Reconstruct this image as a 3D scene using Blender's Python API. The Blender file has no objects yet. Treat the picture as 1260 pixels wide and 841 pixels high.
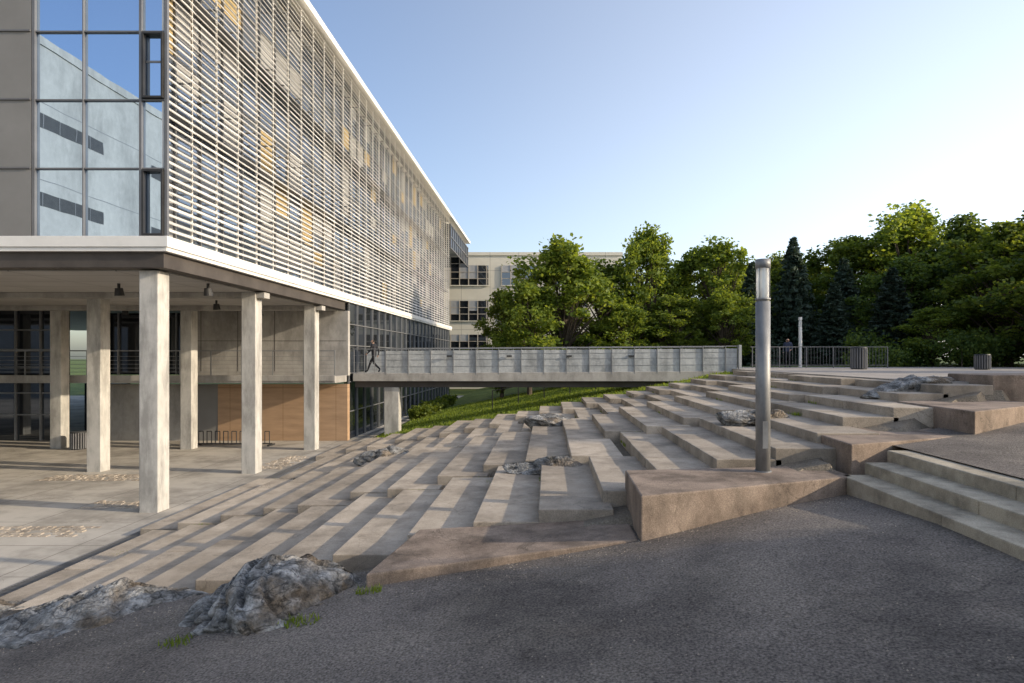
import bpy, bmesh, math, random
import numpy as np
from mathutils import Vector, Matrix, noise as mnoise

scene = bpy.context.scene
random.seed(7)
COL = scene.collection
SUN_AZ, SUN_EL = 101.0, 18.5

# ------------------------------------------------------------------ materials
def new_mat(name):
    m = bpy.data.materials.new(name); m.use_nodes = True
    nt = m.node_tree
    for n in list(nt.nodes): nt.nodes.remove(n)
    out = nt.nodes.new('ShaderNodeOutputMaterial')
    return m, nt, out

def rgb(c): return (c[0], c[1], c[2], 1.0)

def noise_mat(name, c1, c2, scale=2.0, rough=0.8, bump=0.2, bscale=30.0, bdist=0.01,
              island=0.0, metallic=0.0, stretch=(1,1,1), spec=0.3, fine=0.0, fscale=120.0,
              joints=None, jcol=(0.1,0.09,0.08), stain=None, cavity=0.0, veins=None, tint=None, cracks=None):
    m, nt, out = new_mat(name)
    N, L = nt.nodes, nt.links
    tc = N.new('ShaderNodeTexCoord'); mp = N.new('ShaderNodeMapping')
    mp.inputs['Scale'].default_value = stretch
    L.new(tc.outputs['Object'], mp.inputs['Vector'])
    n1 = N.new('ShaderNodeTexNoise'); n1.inputs['Scale'].default_value = scale
    n1.inputs['Detail'].default_value = 8; n1.inputs['Roughness'].default_value = 0.65
    L.new(mp.outputs[0], n1.inputs['Vector'])
    cr = N.new('ShaderNodeValToRGB')
    cr.color_ramp.elements[0].position = 0.32; cr.color_ramp.elements[0].color = rgb(c1)
    cr.color_ramp.elements[1].position = 0.68; cr.color_ramp.elements[1].color = rgb(c2)
    L.new(n1.outputs['Fac'], cr.inputs[0])
    col = cr.outputs[0]
    def mult(col, fac_out, lo, hi, inmin=0.0, inmax=1.0):
        mr = N.new('ShaderNodeMapRange')
        mr.inputs['From Min'].default_value = inmin; mr.inputs['From Max'].default_value = inmax
        mr.inputs['To Min'].default_value = lo; mr.inputs['To Max'].default_value = hi
        L.new(fac_out, mr.inputs['Value'])
        mx = N.new('ShaderNodeVectorMath'); mx.operation = 'SCALE'
        L.new(col, mx.inputs[0]); L.new(mr.outputs[0], mx.inputs['Scale'])
        return mx.outputs[0]
    if tint:
        nt_ = N.new('ShaderNodeTexNoise'); nt_.inputs['Scale'].default_value = tint[1]; nt_.inputs['Detail'].default_value = 6
        L.new(tc.outputs['Object'], nt_.inputs['Vector'])
        mr = N.new('ShaderNodeMapRange'); mr.inputs['From Min'].default_value=0.48; mr.inputs['From Max'].default_value=0.62
        L.new(nt_.outputs['Fac'], mr.inputs['Value'])
        mx = N.new('ShaderNodeMix'); mx.data_type='RGBA'
        ml = N.new('ShaderNodeMath'); ml.operation='MULTIPLY'; ml.inputs[1].default_value=tint[2]; L.new(mr.outputs[0], ml.inputs[0])
        L.new(ml.outputs[0], mx.inputs[0]); L.new(col, mx.inputs[6]); mx.inputs[7].default_value=rgb(tint[0]); col=mx.outputs[2]
    if fine > 0:
        n2 = N.new('ShaderNodeTexNoise'); n2.inputs['Scale'].default_value = fscale
        n2.inputs['Detail'].default_value = 3
        L.new(tc.outputs['Object'], n2.inputs['Vector'])
        col = mult(col, n2.outputs['Fac'], 1-fine, 1+fine, 0.3, 0.7)
    if island > 0:
        g = N.new('ShaderNodeNewGeometry')
        col = mult(col, g.outputs['Random Per Island'], 1-island, 1+island)
    if stain:
        n3 = N.new('ShaderNodeTexNoise'); n3.inputs['Scale'].default_value = stain[0]
        n3.inputs['Detail'].default_value = 10; n3.inputs['Roughness'].default_value = 0.7
        mp3 = N.new('ShaderNodeMapping'); mp3.inputs['Scale'].default_value = stain[2]
        L.new(tc.outputs['Object'], mp3.inputs['Vector']); L.new(mp3.outputs[0], n3.inputs['Vector'])
        col = mult(col, n3.outputs['Fac'], stain[1], 1.08, 0.38, 0.55)
    if veins:
        mv = N.new('ShaderNodeMapping'); mv.inputs['Scale'].default_value = veins[0]; mv.inputs['Rotation'].default_value=(0.3,0.5,0.2)
        L.new(tc.outputs['Object'], mv.inputs['Vector'])
        nv = N.new('ShaderNodeTexNoise'); nv.inputs['Scale'].default_value = veins[1]; nv.inputs['Detail'].default_value=9; nv.inputs['Distortion'].default_value=0.8
        L.new(mv.outputs[0], nv.inputs['Vector'])
        sb = N.new('ShaderNodeMath'); sb.operation='SUBTRACT'; sb.inputs[1].default_value=0.5; L.new(nv.outputs['Fac'], sb.inputs[0])
        ab = N.new('ShaderNodeMath'); ab.operation='ABSOLUTE'; L.new(sb.outputs[0], ab.inputs[0])
        col = mult(col, ab.outputs[0], veins[2], 1.0, 0.0, veins[3] if len(veins)>3 else 0.03)
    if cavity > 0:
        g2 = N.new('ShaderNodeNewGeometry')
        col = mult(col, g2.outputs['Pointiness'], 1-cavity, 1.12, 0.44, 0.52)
    if joints:
        bt = N.new('ShaderNodeTexBrick'); bt.offset = joints[3]
        bt.inputs['Scale'].default_value = 1.0
        bt.inputs['Brick Width'].default_value = joints[0]; bt.inputs['Row Height'].default_value = joints[1]
        bt.inputs['Mortar Size'].default_value = joints[2]; bt.inputs['Mortar Smooth'].default_value = 0.2
        if len(joints) > 4 and joints[4] == 'XZ':
            sx = N.new('ShaderNodeSeparateXYZ'); cx = N.new('ShaderNodeCombineXYZ')
            L.new(tc.outputs['Object'], sx.inputs[0]); L.new(sx.outputs[0], cx.inputs[0]); L.new(sx.outputs[2], cx.inputs[1])
            L.new(cx.outputs[0], bt.inputs['Vector'])
        else:
            L.new(tc.outputs['Object'], bt.inputs['Vector'])
        mx = N.new('ShaderNodeMix'); mx.data_type = 'RGBA'
        L.new(bt.outputs['Fac'], mx.inputs[0]); L.new(col, mx.inputs[6]); mx.inputs[7].default_value = rgb(jcol)
        col = mx.outputs[2]
    b = N.new('ShaderNodeBsdfPrincipled')
    b.inputs['Roughness'].default_value = rough; b.inputs['Metallic'].default_value = metallic
    b.inputs['Specular IOR Level'].default_value = spec
    L.new(col, b.inputs['Base Color'])
    if bump > 0:
        nb = N.new('ShaderNodeTexNoise'); nb.inputs['Scale'].default_value = bscale
        nb.inputs['Detail'].default_value = 6
        L.new(tc.outputs['Object'], nb.inputs['Vector'])
        bp = N.new('ShaderNodeBump'); bp.inputs['Strength'].default_value = bump
        bp.inputs['Distance'].default_value = bdist
        L.new(nb.outputs['Fac'], bp.inputs['Height']); L.new(bp.outputs[0], b.inputs['Normal'])
    L.new(b.outputs[0], out.inputs[0])
    return m

def glass_mat(name, base, refl, tint=(0.8,0.88,1.0), rough=0.02, wob=0.0):
    m, nt, out = new_mat(name); N, L = nt.nodes, nt.links
    d = N.new('ShaderNodeBsdfDiffuse'); d.inputs[0].default_value = rgb(base)
    g = N.new('ShaderNodeBsdfGlossy'); g.inputs[0].default_value = rgb(tint); g.inputs['Roughness'].default_value = rough
    mx = N.new('ShaderNodeMixShader')
    lw = N.new('ShaderNodeLayerWeight'); lw.inputs['Blend'].default_value = 0.25
    mr = N.new('ShaderNodeMapRange'); mr.inputs['To Min'].default_value = refl; mr.inputs['To Max'].default_value = min(1, refl+0.5)
    L.new(lw.outputs['Fresnel'], mr.inputs['Value']); L.new(mr.outputs[0], mx.inputs[0])
    L.new(d.outputs[0], mx.inputs[1]); L.new(g.outputs[0], mx.inputs[2])
    if wob > 0:
        tc = N.new('ShaderNodeTexCoord'); nb = N.new('ShaderNodeTexNoise'); nb.inputs['Scale'].default_value = 0.6
        L.new(tc.outputs['Object'], nb.inputs['Vector'])
        bp = N.new('ShaderNodeBump'); bp.inputs['Strength'].default_value = wob; bp.inputs['Distance'].default_value = 0.02
        L.new(nb.outputs['Fac'], bp.inputs['Height']); L.new(bp.outputs[0], g.inputs['Normal'])
    L.new(mx.outputs[0], out.inputs[0])
    return m

def leaf_mat(name, c1, c2, trans=0.4):
    m, nt, out = new_mat(name); N, L = nt.nodes, nt.links
    tc = N.new('ShaderNodeTexCoord'); n1 = N.new('ShaderNodeTexNoise'); n1.inputs['Scale'].default_value = 0.9
    n1.inputs['Detail'].default_value = 4
    L.new(tc.outputs['Object'], n1.inputs['Vector'])
    g = N.new('ShaderNodeNewGeometry')
    ad = N.new('ShaderNodeMath'); ad.operation = 'MULTIPLY_ADD'
    L.new(g.outputs['Random Per Island'], ad.inputs[0]); ad.inputs[1].default_value = 0.5
    sb = N.new('ShaderNodeMath'); sb.operation = 'SUBTRACT'; L.new(n1.outputs['Fac'], sb.inputs[0]); sb.inputs[1].default_value = 0.25
    L.new(sb.outputs[0], ad.inputs[2])
    cr = N.new('ShaderNodeValToRGB'); cr.color_ramp.elements[0].position = 0.2; cr.color_ramp.elements[0].color = rgb(c1)
    cr.color_ramp.elements[1].position = 0.8; cr.color_ramp.elements[1].color = rgb(c2)
    L.new(ad.outputs[0], cr.inputs[0])
    oi = N.new('ShaderNodeObjectInfo')
    mr = N.new('ShaderNodeMapRange'); mr.inputs['To Min'].default_value = 0.75; mr.inputs['To Max'].default_value = 1.25
    L.new(oi.outputs['Random'], mr.inputs['Value'])
    sc = N.new('ShaderNodeVectorMath'); sc.operation = 'SCALE'; L.new(cr.outputs[0], sc.inputs[0]); L.new(mr.outputs[0], sc.inputs['Scale'])
    d = N.new('ShaderNodeBsdfPrincipled'); d.inputs['Roughness'].default_value = 0.55; d.inputs['Specular IOR Level'].default_value = 0.25
    t = N.new('ShaderNodeBsdfTranslucent')
    L.new(sc.outputs[0], d.inputs['Base Color'])
    tm = N.new('ShaderNodeVectorMath'); tm.operation = 'MULTIPLY'; tm.inputs[1].default_value = (1.9, 1.65, 0.75)
    L.new(sc.outputs[0], tm.inputs[0]); L.new(tm.outputs[0], t.inputs[0])
    mx = N.new('ShaderNodeMixShader'); mx.inputs[0].default_value = trans
    L.new(d.outputs[0], mx.inputs[1]); L.new(t.outputs[0], mx.inputs[2]); L.new(mx.outputs[0], out.inputs[0])
    return m

def lens_mat(name):
    m, nt, out = new_mat(name); N, L = nt.nodes, nt.links
    d = N.new('ShaderNodeBsdfDiffuse'); d.inputs[0].default_value=(0.85,0.86,0.86,1)
    t = N.new('ShaderNodeBsdfTranslucent'); t.inputs[0].default_value=(0.9,0.92,0.93,1)
    tr = N.new('ShaderNodeBsdfTransparent'); tr.inputs[0].default_value=(0.92,0.94,0.95,1)
    g = N.new('ShaderNodeBsdfGlossy'); g.inputs['Roughness'].default_value=0.08
    a = N.new('ShaderNodeMixShader'); a.inputs[0].default_value=0.5
    b = N.new('ShaderNodeMixShader'); b.inputs[0].default_value=0.45
    c = N.new('ShaderNodeMixShader'); c.inputs[0].default_value=0.12
    L.new(d.outputs[0],a.inputs[1]); L.new(t.outputs[0],a.inputs[2]); L.new(a.outputs[0],b.inputs[1]); L.new(tr.outputs[0],b.inputs[2])
    L.new(b.outputs[0],c.inputs[1]); L.new(g.outputs[0],c.inputs[2]); L.new(c.outputs[0],out.inputs[0])
    return m

M_conc   = noise_mat('concrete', (0.28,0.265,0.24), (0.40,0.38,0.35), 1.2, 0.85, 0.25, 25, 0.01, fine=0.1, stain=(1.1,0.75,(1,1,0.35)))
M_column = noise_mat('column_concrete', (0.38,0.365,0.335), (0.50,0.48,0.44), 1.5, 0.8, 0.25, 30, 0.008, fine=0.08, stain=(2.0,0.66,(1,1,0.25)))
M_step   = noise_mat('step_concrete', (0.28,0.235,0.183), (0.42,0.36,0.29), 1.6, 0.9, 0.35, 45, 0.008, island=0.17, fine=0.22, fscale=90, stain=(0.9,0.68,(1,1,1)), veins=((1,1,1),0.5,0.7,0.004))
M_plinth = noise_mat('plinth_concrete', (0.19,0.142,0.108), (0.32,0.25,0.195), 1.8, 0.9, 0.5, 50, 0.01, island=0.05, fine=0.28, fscale=80, stain=(1.3,0.55,(1,1,0.6)), veins=((1,1,1),0.8,0.6,0.005))
M_plaza  = noise_mat('plaza_concrete', (0.34,0.31,0.265), (0.44,0.405,0.35), 0.5, 0.85, 0.15, 40, 0.006, fine=0.1, joints=(2.4,1.8,0.012,0.0), jcol=(0.16,0.14,0.12), stain=(0.5,0.72,(1,1,1)), veins=((1,1,1),0.35,0.7,0.003))
M_terr   = noise_mat('terrace_paving', (0.28,0.25,0.22), (0.38,0.34,0.30), 0.7, 0.9, 0.2, 40, 0.006, fine=0.12, joints=(1.2,1.2,0.015,0.5), jcol=(0.15,0.13,0.11))
M_asph   = noise_mat('asphalt', (0.130,0.112,0.097), (0.20,0.173,0.150), 0.45, 0.92, 1.0, 90, 0.02, fine=0.6, fscale=48, stain=(0.5,0.66,(1,1,1)), tint=((0.26,0.225,0.185),0.7,0.45), veins=((1,1,1),0.4,0.72,0.0025))
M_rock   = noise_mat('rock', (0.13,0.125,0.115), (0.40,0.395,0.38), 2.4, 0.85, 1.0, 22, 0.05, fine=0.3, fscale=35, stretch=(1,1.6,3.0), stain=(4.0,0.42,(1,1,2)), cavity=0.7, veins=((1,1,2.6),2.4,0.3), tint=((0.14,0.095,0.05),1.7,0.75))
M_soil   = noise_mat('grass_ground', (0.05,0.08,0.015), (0.12,0.16,0.035), 0.8, 0.95, 0.8, 18, 0.05, fine=0.35, fscale=12)
M_dirt   = noise_mat('dirt', (0.12,0.10,0.075), (0.20,0.17,0.13), 1.5, 0.95, 0.8, 28, 0.03, fine=0.35, fscale=40)
M_white  = noise_mat('white_metal', (0.66,0.64,0.60), (0.76,0.74,0.70), 1.0, 0.5, 0, fine=0.04)
M_louver = noise_mat('louver_aluminium', (0.50,0.485,0.455), (0.64,0.62,0.585), 0.8, 0.42, 0, island=0.16, spec=0.5)
M_gray   = noise_mat('grey_metal', (0.20,0.20,0.20), (0.27,0.27,0.27), 1.5, 0.45, 0, metallic=0.4, spec=0.5)
M_mull   = noise_mat('mullion_metal', (0.13,0.13,0.135), (0.18,0.18,0.185), 1.5, 0.45, 0, metallic=0.3, spec=0.5)
M_lamp   = noise_mat('lamp_metal', (0.20,0.20,0.20), (0.28,0.28,0.275), 3, 0.5, 0, metallic=0.15, spec=0.5, stain=(3,0.75,(1,1,0.3)))
M_dark   = noise_mat('dark_metal', (0.025,0.025,0.027), (0.045,0.045,0.045), 2, 0.5, 0)
M_beam   = noise_mat('dark_beam', (0.05,0.042,0.037), (0.085,0.073,0.063), 1, 0.6, 0.1)
M_soffit = noise_mat('soffit_panel', (0.36,0.34,0.315), (0.43,0.41,0.385), 0.8, 0.8, 0, joints=(2.7,1.25,0.02,0.0), jcol=(0.2,0.19,0.18))
M_panel  = noise_mat('grey_panel', (0.18,0.175,0.165), (0.22,0.215,0.205), 0.6, 0.5, 0)
M_ply    = noise_mat('plywood', (0.33,0.215,0.13), (0.46,0.305,0.185), 1.3, 0.7, 0.1, stretch=(0.6,1,4), joints=(1.22,2.44,0.01,0.0,'XZ'), jcol=(0.2,0.12,0.06))
M_blind  = noise_mat('yellow_blind', (0.38,0.29,0.15), (0.48,0.37,0.20), 1, 0.8, 0)
M_blindw = noise_mat('pale_blind', (0.28,0.285,0.29), (0.38,0.38,0.38), 1, 0.8, 0)
M_cream  = noise_mat('cream_cladding', (0.56,0.52,0.43), (0.66,0.62,0.52), 0.3, 0.8, 0, joints=(3.5,3.6,0.03,0.0,'XZ'), jcol=(0.35,0.32,0.27))
M_bldg   = noise_mat('grey_cladding', (0.28,0.285,0.285), (0.35,0.355,0.35), 0.15, 0.8, 0, fine=0.06, fscale=2, stain=(0.25,0.75,(1,1,0.4)))
M_bark   = noise_mat('bark', (0.05,0.038,0.028), (0.12,0.095,0.07), 4, 0.9, 0.8, 20, 0.03, stretch=(1,1,0.3))
M_parap  = noise_mat('bridge_panel', (0.30,0.315,0.315), (0.42,0.43,0.425), 1.3, 0.7, 0, fine=0.1, fscale=8, stain=(1.5,0.7,(1,1,0.4)))
M_lens   = lens_mat('lamp_lens')
M_glassR = glass_mat('reflective_glass', (0.02,0.04,0.07), 0.78, (0.62,0.79,1.0), 0.01, 0.10)
M_glassD = glass_mat('dark_glass', (0.015,0.017,0.02), 0.13, (0.8,0.88,1.0), 0.03)
M_glassL = glass_mat('louver_glass', (0.10,0.115,0.14), 0.25, (0.75,0.85,1.0), 0.06)
M_leafA  = leaf_mat('leaf_green', (0.055,0.095,0.014), (0.20,0.255,0.048), 0.5)
M_leafD  = leaf_mat('leaf_dark', (0.030,0.060,0.015), (0.115,0.165,0.036), 0.45)
M_needle = leaf_mat('spruce_needles', (0.024,0.045,0.03), (0.07,0.10,0.07), 0.15)
M_grass  = leaf_mat('grass_blades', (0.09,0.14,0.02), (0.24,0.31,0.055), 0.45)
M_skin   = noise_mat('skin', (0.42,0.26,0.19), (0.48,0.30,0.22), 5, 0.6, 0)
M_hair   = noise_mat('hair', (0.02,0.014,0.01), (0.04,0.03,0.02), 20, 0.6, 0)
M_black  = noise_mat('black_cloth', (0.012,0.012,0.015), (0.025,0.025,0.03), 10, 0.8, 0)
M_navy   = noise_mat('navy_cloth', (0.03,0.04,0.07), (0.05,0.06,0.1), 10, 0.8, 0)
M_grey_c = noise_mat('grey_cloth', (0.16,0.16,0.17), (0.22,0.22,0.23), 10, 0.8, 0)
M_stair  = noise_mat('stair_concrete',(0.33,0.285,0.215),(0.45,0.395,0.30),1.6,0.88,0.3,45,0.008,island=0.08,fine=0.2,fscale=90,stain=(1.5,0.62,(1,1,1)))

# ------------------------------------------------------------------ mesh builder
class MB:
    def __init__(s): s.v=[]; s.f=[]; s.m=[]
    def box(s, x0,x1,y0,y1,z0,z1, mi=0):
        n=len(s.v)
        s.v += [(x0,y0,z0),(x1,y0,z0),(x1,y1,z0),(x0,y1,z0),(x0,y0,z1),(x1,y0,z1),(x1,y1,z1),(x0,y1,z1)]
        for f in [(0,3,2,1),(4,5,6,7),(0,1,5,4),(1,2,6,5),(2,3,7,6),(3,0,4,7)]:
            s.f.append(tuple(n+i for i in f)); s.m.append(mi)
    def prism(s, pts, z0, ztops, mi=0):
        n=len(s.v); k=len(pts)
        if not hasattr(ztops,'__len__'): ztops=[ztops]*k
        s.v += [(p[0],p[1],z0) for p in pts] + [(p[0],p[1],z) for p,z in zip(pts,ztops)]
        s.f.append(tuple(n+i for i in reversed(range(k)))); s.m.append(mi)
        s.f.append(tuple(n+k+i for i in range(k))); s.m.append(mi)
        for i in range(k):
            j=(i+1)%k
            s.f.append((n+i,n+j,n+k+j,n+k+i)); s.m.append(mi)
    def tube(s, p0,p1,r0,r1,seg=12,mi=0,caps=True):
        p0=Vector(p0);p1=Vector(p1);d=(p1-p0)
        if d.length<1e-6: return
        d.normalize(); a=d.orthogonal().normalized(); b=d.cross(a)
        n=len(s.v)
        for p,r in ((p0,r0),(p1,r1)):
            for i in range(seg):
                t=2*math.pi*i/seg; q=p+(a*math.cos(t)+b*math.sin(t))*r; s.v.append(tuple(q))
        for i in range(seg):
            j=(i+1)%seg; s.f.append((n+i,n+j,n+seg+j,n+seg+i)); s.m.append(mi)
        if caps:
            s.f.append(tuple(n+i for i in reversed(range(seg)))); s.m.append(mi)
            s.f.append(tuple(n+seg+i for i in range(seg))); s.m.append(mi)
    def slatY(s, x,z,w,t,ang,y0,y1,mi=0):
        ca,sa=math.cos(ang),math.sin(ang); c=[]
        for (a,b) in ((-w/2,-t/2),(w/2,-t/2),(w/2,t/2),(-w/2,t/2)):
            c.append((x+a*ca-b*sa, z+a*sa+b*ca))
        n=len(s.v)
        s.v += [(p[0],y0,p[1]) for p in c]+[(p[0],y1,p[1]) for p in c]
        for f in [(0,1,2,3),(7,6,5,4),(0,4,5,1),(1,5,6,2),(2,6,7,3),(3,7,4,0)]:
            s.f.append(tuple(n+i for i in f)); s.m.append(mi)
    def build(s, name, mats, parent=None, bevel=0, smooth=False, segs=1):
        me=bpy.data.meshes.new(name); me.from_pydata(s.v,[],s.f)
        for m in mats: me.materials.append(m)
        me.polygons.foreach_set('material_index', s.m)
        if smooth: me.polygons.foreach_set('use_smooth',[len(f)==4 for f in s.f])
        me.update()
        o=bpy.data.objects.new(name,me); COL.objects.link(o)
        if parent: o.parent=parent
        if bevel>0:
            b=o.modifiers.new('bevel','BEVEL'); b.width=bevel; b.segments=segs; b.limit_method='ANGLE'
        return o

def empty(name, loc=(0,0,0)):
    e=bpy.data.objects.new(name,None); e.location=loc; e.empty_display_size=0.3; COL.objects.link(e); return e

def interp(x, pts):
    if x<=pts[0][0]: return pts[0][1]
    for (a,b),(c,d) in zip(pts,pts[1:]):
        if x<=c: return b+(d-b)*(x-a)/(c-a)
    return pts[-1][1]

# ------------------------------------------------------------------ terrain
B_LOW=[(-10,6.2),(-6,7.5),(-2.2,7.7),(1.1,8.1),(4.3,9.0)]
B_UP=[(4.3,9.6),(7,11.2),(9,12.6),(12,13.4),(40,13.4)]
def z_low(x,y):
    yy = max(y,6.6)
    return 1.47+0.13*max(min(x,4.3),-9)-0.06*(yy-7.5)-0.03*max(0,x-3) + 0.015*math.sin(x*0.9+y*0.6)
def z_up(x,y): return 2.49+0.05*min(max(x-5.4,0),9)
def ground_h(x,y):
    base=min(max(0.187*(x+8.4),0),3.25)
    if x<4.3:
        b=interp(x,B_LOW)
        if y<b: 
            if x<-10: return -0.06
            t=min(1,max(0,(x+10)/1.5)); return (z_low(x,y)-0.12)*t-0.06*(1-t)
    elif y<interp(x,B_UP):
        return z_up(x,y)-0.12 if x>5.6 else min(z_up(x,y),z_low(x,y))-0.15
    if x<-8.3: return -0.06
    if y<26.5: return base-0.10
    if x<8 and y>27.5: base += 0.06*mnoise.noise(Vector((x*0.4,y*0.4,0)))
    return base
def coords(lo,hi,step,far):
    c=list(np.arange(lo,hi+1e-6,step)); d=step; v=hi
    while v<far: d*=1.5; v+=d; c.append(v)
    d=step; v=lo
    while v>-far: d*=1.5; v-=d; c.insert(0,v)
    return c
xs=coords(-11,13,0.4,900); ys=coords(-4,34,0.4,900)
V=[(x,y,ground_h(x,y)) for y in ys for x in xs]; nx=len(xs)
F=[(j*nx+i,j*nx+i+1,(j+1)*nx+i+1,(j+1)*nx+i) for j in range(len(ys)-1) for i in range(nx-1)]
me=bpy.data.meshes.new('ground'); me.from_pydata(V,[],F); me.materials.append(M_soil); me.materials.append(M_dirt)
me.polygons.foreach_set('material_index',[1 if (-20<p.center.x<13 and p.center.y<26.6) else 0 for p in me.polygons])
o=bpy.data.objects.new('ground',me); COL.objects.link(o)

def sheet(name,x0,x1,nxs,ylo,bfun,nys,zf,mat):
    V=[];F=[]
    for j in range(nys+1):
        for i in range(nxs+1):
            x=x0+(x1-x0)*i/nxs; y=ylo+(bfun(x)-ylo)*j/nys
            V.append((x,y,zf(x,y)))
    n=nxs+1
    for j in range(nys):
        for i in range(nxs): F.append((j*n+i,j*n+i+1,(j+1)*n+i+1,(j+1)*n+i))
    me=bpy.data.meshes.new(name); me.from_pydata(V,[],F); me.materials.append(mat)
    me.polygons.foreach_set('use_smooth',[True]*len(F))
    o=bpy.data.objects.new(name,me); COL.objects.link(o); return o
sheet('asphalt_path',-9,4.35,60,-18,lambda x:interp(x,B_LOW),70,z_low,M_asph)
sheet('asphalt_path',5.3,30,30,-18,lambda x:interp(x,B_UP)-0.1,30,z_up,M_asph)
mb=MB(); mb.box(-60,-8.42,-18,62,-0.25,0.0); mb.build('plaza_pavement',[M_plaza])
mb=MB(); mb.box(8.6,34,13.6,34.5,3.05,3.30); mb.build('terrace_pavement',[M_terr])

# drain channel
mb=MB()
mb.box(-9.02,-8.98,9,58,0.0,0.010,1); mb.box(-8.70,-8.66,9,58,0.0,0.010,1); mb.box(-8.98,-8.70,9,58,0.0,0.004,0)
y=9.02
while y<40:
    mb.box(-8.98,-8.70,y,y+0.025,0.003,0.009,1); y+=0.06
mb.build('drain_channel',[M_dark,M_gray])

def cobbles(x0,x1,y0,y1,seed):
    rnd=random.Random(seed); mb=MB(); y=y0
    while y<y1:
        x=x0+rnd.uniform(0,0.1)
        while x<x1:
            w=rnd.uniform(0.13,0.26); d=rnd.uniform(0.12,0.17)
            if rnd.random()<0.9: mb.box(x,x+w-0.03,y,y+d-0.02,-0.02,rnd.uniform(0.008,0.03))
            x+=w
        y+=0.17
    return mb.build('cobblestone_strip',[M_step],bevel=0.012)
cobbles(-14.5,-10.2,13.2,14.0,1); cobbles(-12.0,-10.3,15.7,16.5,2); cobbles(-16,-12.6,19.2,20.2,3); cobbles(-10.2,-9.3,21.2,24,4)

# ------------------------------------------------------------------ amphitheatre steps
RISE,TREAD,X0=0.172,0.92,-8.4
rnd=random.Random(11)
def near_y(x):
    if x<-2.6: return 8.2
    if x<0.5: return 8.55
    if x<2.2: return 8.95
    if x<4.0: return 9.62
    if x<4.6: return 10.2
    if x<6.4: return 11.25
    return 12.68
dxs=[0.0,-0.34,0.2,-0.22]
joint_pts=[]
K=20
bounds=[]
for k in range(K):
    x=X0+k*TREAD
    st=[near_y(x)]
    b1=13.0-0.04*(x+8)+rnd.choice([-0.45,0,0.4,0.15]) if x<1.0 else 14.3+0.25*(x-1)+rnd.choice([-0.4,0,0.35])
    b2=18.2+0.12*(x+8)+rnd.choice([-0.6,0,0.6])
    b3=22.9+0.1*(x+8)+rnd.choice([-0.5,0,0.5])
    b4=27.0+rnd.choice([-0.5,0,0.5])
    bounds.append([st[0],b1,b2,b3,b4])
for f in range(4):
    mb=MB()
    for k in range(K):
        x=X0+k*TREAD+dxs[f]; z=(k+1)*RISE+rnd.uniform(-0.006,0.006)
        if z>3.36: continue
        y0=bounds[k][f]+0.06; y1=bounds[k][f+1]-0.03
        if y1-y0<0.3: continue
        n=max(1,round((y1-y0)/rnd.choice([2.2,2.8,3.2])))
        for i in range(n):
            a=y0+(y1-y0)*i/n; b=y0+(y1-y0)*(i+1)/n
            jx=rnd.uniform(-0.012,0.012); jz=rnd.uniform(-0.004,0.004)
            mb.box(x+jx,x+TREAD+0.12,a+0.006,b-0.006,z-0.55-0.001*k,z+jz)
        joint_pts.append((x,x+TREAD,y1+0.045,z-0.08))
        joint_pts.append((x,x+0.02,(y0,y1),z-RISE))
    mb.build('concrete_steps',[M_step],bevel=0.014,segs=2)

def plinth(pts,z0,zt):
    mb=MB(); mb.prism(pts,z0,zt); return mb.build('concrete_plinth',[M_plinth],bevel=0.02,segs=2)
plinth([(-2.05,6.95),(1.10,7.55),(1.10,8.66),(-1.80,8.66)],0.8,[1.40,1.62,1.60,1.43])
plinth([(1.13,7.48),(4.32,8.72),(4.28,9.62),(1.15,9.2)],1.1,2.16)
plinth([(4.50,9.15),(6.98,10.2),(6.98,11.4),(4.58,11.2)],1.7,2.55)
plinth([(7.02,10.15),(9.6,11.9),(9.4,13.0),(7.12,12.6)],2.0,2.95)
plinth([(9.3,12.9),(14,13.3),(14,14.4),(9.25,14.3)],2.3,3.47)
plinth([(14.05,13.0),(20,13.3),(20,14.4),(14.05,14.3)],2.3,3.50)

mb=MB(); 
for i,(a,b) in enumerate([(4.2,4.62),(4.60,5.02),(5.0,5.42)]):
    ys_=[-6,-3.4,-0.8,1.8,4.3,6.6,8.85-0.0+i*0.13]
    for p,q in zip(ys_,ys_[1:]): mb.box(a,b+0.05 if i<2 else b,p+0.004,q-0.004,1.5,2.16+0.155*i)
mb.build('concrete_stairs',[M_stair],bevel=0.015,segs=2)

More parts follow.
